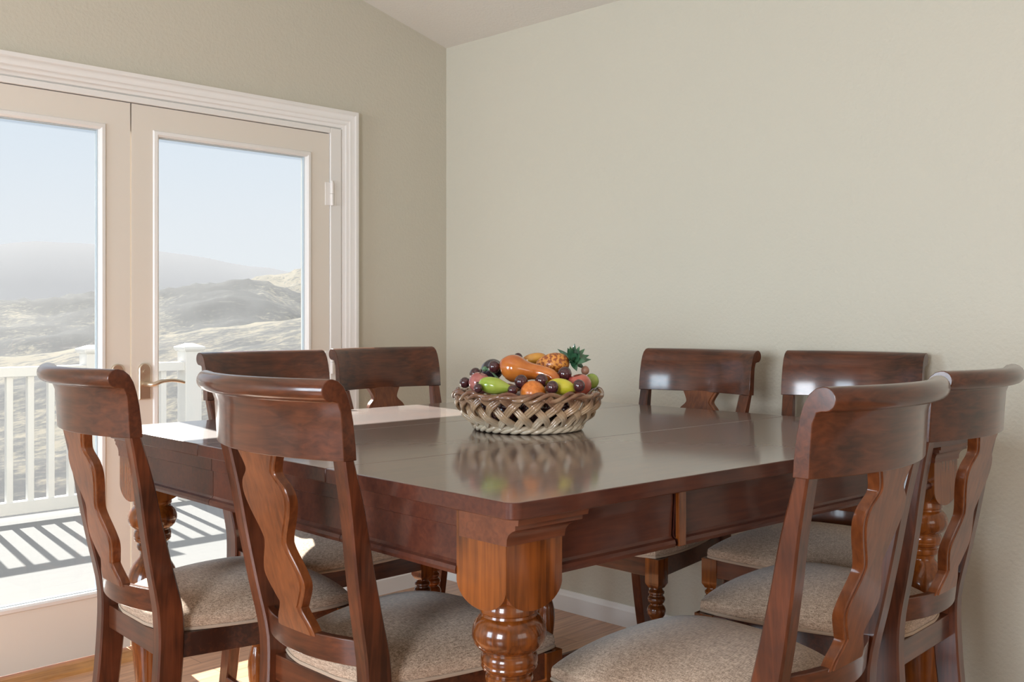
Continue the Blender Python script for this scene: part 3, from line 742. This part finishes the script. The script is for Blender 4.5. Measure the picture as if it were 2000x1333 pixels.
posts = [2.90, 3.60, .95, -.95, -2.85]
for x in posts:
    rbox('post', (x-.062, -.062, 0), (x+.062, .062, 1.06))
    bm = bmesh.new(); loft(bm, [[(x+a*k, b_*k, z) for a, b_ in ((-1, -1), (1, -1), (1, 1), (-1, 1))] for z, k in ((1.06, .070), (1.075, .082), (1.09, .082), (1.115, .02))]); finish('post_cap', bm, M_vinyl, rail, smooth=0, bevel=.003)
x = -3.9; k = 0
while x < 3.55:
    if all(abs(x-p) > .085 for p in posts):
        rbox('baluster', (x-.019, -.019, .135), (x+.019, .019, .925), bev=0)
    x += .128
# rolling hills: one height field spreading away from the house
def hill_mat():
    m, nt, b = mat('dry_grass_and_scrub')
    t = N(nt, 'ShaderNodeTexCoord'); at = N(nt, 'ShaderNodeAttribute'); at.attribute_name = 'scrub'
    n = N(nt, 'ShaderNodeTexNoise'); n.inputs['Scale'].default_value = 1.0; n.inputs['Detail'].default_value = 9; n.inputs['Roughness'].default_value = .72
    n2 = N(nt, 'ShaderNodeTexNoise'); n2.inputs['Scale'].default_value = 3; n2.inputs['Detail'].default_value = 6; n2.inputs['Roughness'].default_value = .8
    nt.links.new(t.outputs['Object'], n.inputs['Vector']); nt.links.new(t.outputs['Object'], n2.inputs['Vector'])
    ad = N(nt, 'ShaderNodeMath', operation='ADD'); nt.links.new(n.outputs['Fac'], ad.inputs[0]); nt.links.new(n2.outputs['Fac'], ad.inputs[1])
    ml = N(nt, 'ShaderNodeMath', operation='MULTIPLY_ADD'); ml.inputs[1].default_value = .5
    sc = N(nt, 'ShaderNodeMath', operation='MULTIPLY_ADD'); sc.inputs[1].default_value = -.17; sc.inputs[2].default_value = .08
    nt.links.new(at.outputs['Fac'], sc.inputs[0]); nt.links.new(ad.outputs[0], ml.inputs[0]); nt.links.new(sc.outputs[0], ml.inputs[2])
    r = N(nt, 'ShaderNodeValToRGB'); r.color_ramp.elements[0].position = .45; r.color_ramp.elements[1].position = .575
    r.color_ramp.elements[0].color = (.005, .006, .009, 1); r.color_ramp.elements[1].color = (.105, .088, .060, 1)
    e = r.color_ramp.elements.new(.5); e.color = (.026, .025, .023, 1)
    nt.links.new(ml.outputs[0], r.inputs[0]); nt.links.new(r.outputs[0], b.inputs['Base Color']); b.inputs['Roughness'].default_value = .95; b.inputs['Specular IOR Level'].default_value = .1
    return m
M_hill = hill_mat()
Y0H = 623
R1 = [(-400, 720), (0, 698), (190, 670), (310, 655), (450, 636), (590, 621), (800, 600), (1200, 590)]
R2 = [(-400, 600), (0, 590), (100, 581), (190, 573), (310, 565), (380, 558), (450, 553), (520, 556), (560, 566), (600, 580), (700, 600), (1200, 620)]
R3 = [(-400, 640), (0, 612), (200, 590), (330, 572), (400, 556), (450, 549), (520, 540), (560, 529), (600, 522), (700, 505), (1200, 480)]
bm = bmesh.new(); lay = bm.verts.layers.float.new('scrub'); rows = []
ND = 150; NA = 220
D0, D1 = 7.6, 330
for j in range(ND+1):
    D = D0*(D1/D0)**(j/ND); row = []
    for i in range(NA+1):
        th = R(22+76*i/NA); px = 1000+2002*math.tan(R(YAW)-th) if th < R(120) else -2000
        px = max(-400, min(1200, px)); fd = D*math.cos(min(th-R(YAW), R(50)))
        h1 = 1.26+34*(Y0H-interp(R1, px)[0])/2002; h2 = 1.26+120*(Y0H-interp(R2, px)[0])/2002; h3 = 1.26+250*(Y0H-interp(R3, px)[0])/2002
        tab = [(6, -.55, .5), (14, -1.6, .62), (24, h1-.9, .50), (34, h1, .10), (44, h1-1.2, .5), (60, h1-3.5, .9), (90, h2-3.0, .98), (120, h2, .92), (150, h2-4, .6), (200, h3-7, .2), (250, h3, .08), (330, h3-12, .2)]
        z, s = interp(tab, fd)
        x, y = D*math.cos(th), D*math.sin(th)
        nz = noise.fractal(Vector((x*.09, y*.09, 0)), .7, 2.1, 7); nf = noise.noise(Vector((x*.9, y*.9, 3)))
        z += (nz*.010+nf*.0035)*fd*.8
        if 70 < fd < 140: s += .55*min(0, math.sin(px*.024+fd*.03+1.2))*.9   # lighter spurs between the scrub
        v = bm.verts.new((x, y, z)); v[lay] = max(0, min(1, s+nz*.5)); row.append(v)
    rows.append(row)
for a, b in zip(rows, rows[1:]):
    for i in range(NA): bm.faces.new((a[i], a[i+1], b[i+1], b[i]))
o = finish('hillside', bm, M_hill, smooth=180); tag(o, kind='structure')
# distant range, its haze put into the flat pale colour
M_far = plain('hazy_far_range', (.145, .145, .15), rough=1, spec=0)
bm = bmesh.new(); rings = []
FR = [(-900, 500), (0, 474), (190, 477), (310, 489), (400, 503), (470, 519), (540, 530), (700, 545), (1400, 560)]
for i in range(81):
    th = R(18+84*i/80); px = max(-900, min(1400, 1000+2002*math.tan(max(R(YAW)-th, R(-60))))); D = 1700/math.cos(min(th-R(YAW), R(55)))
    h = 1.26+1700*(Y0H-interp(FR, px)[0])/2002+noise.fractal(Vector((i*.3, 0, 0)), 1, 2, 4)*8
    c, s = math.cos(th), math.sin(th)
    rings.append([(D*.50*c, D*.50*s, -90), (D*.75*c, D*.75*s, h*.35), (D*c, D*s, h), (D*1.2*c, D*1.2*s, h*.4), (D*1.4*c, D*1.4*s, -90)])
loft(bm, rings)
o = finish('far_hills', bm, M_far, smooth=60); tag(o, kind='structure')
# ground beneath, closing the valley floor
bm = bmesh.new(); box(bm, (-60, 3.5, -2.2), (60, 40, -2.0)); o = finish('ground', bm, M_hill, smooth=0); tag(o, kind='structure')
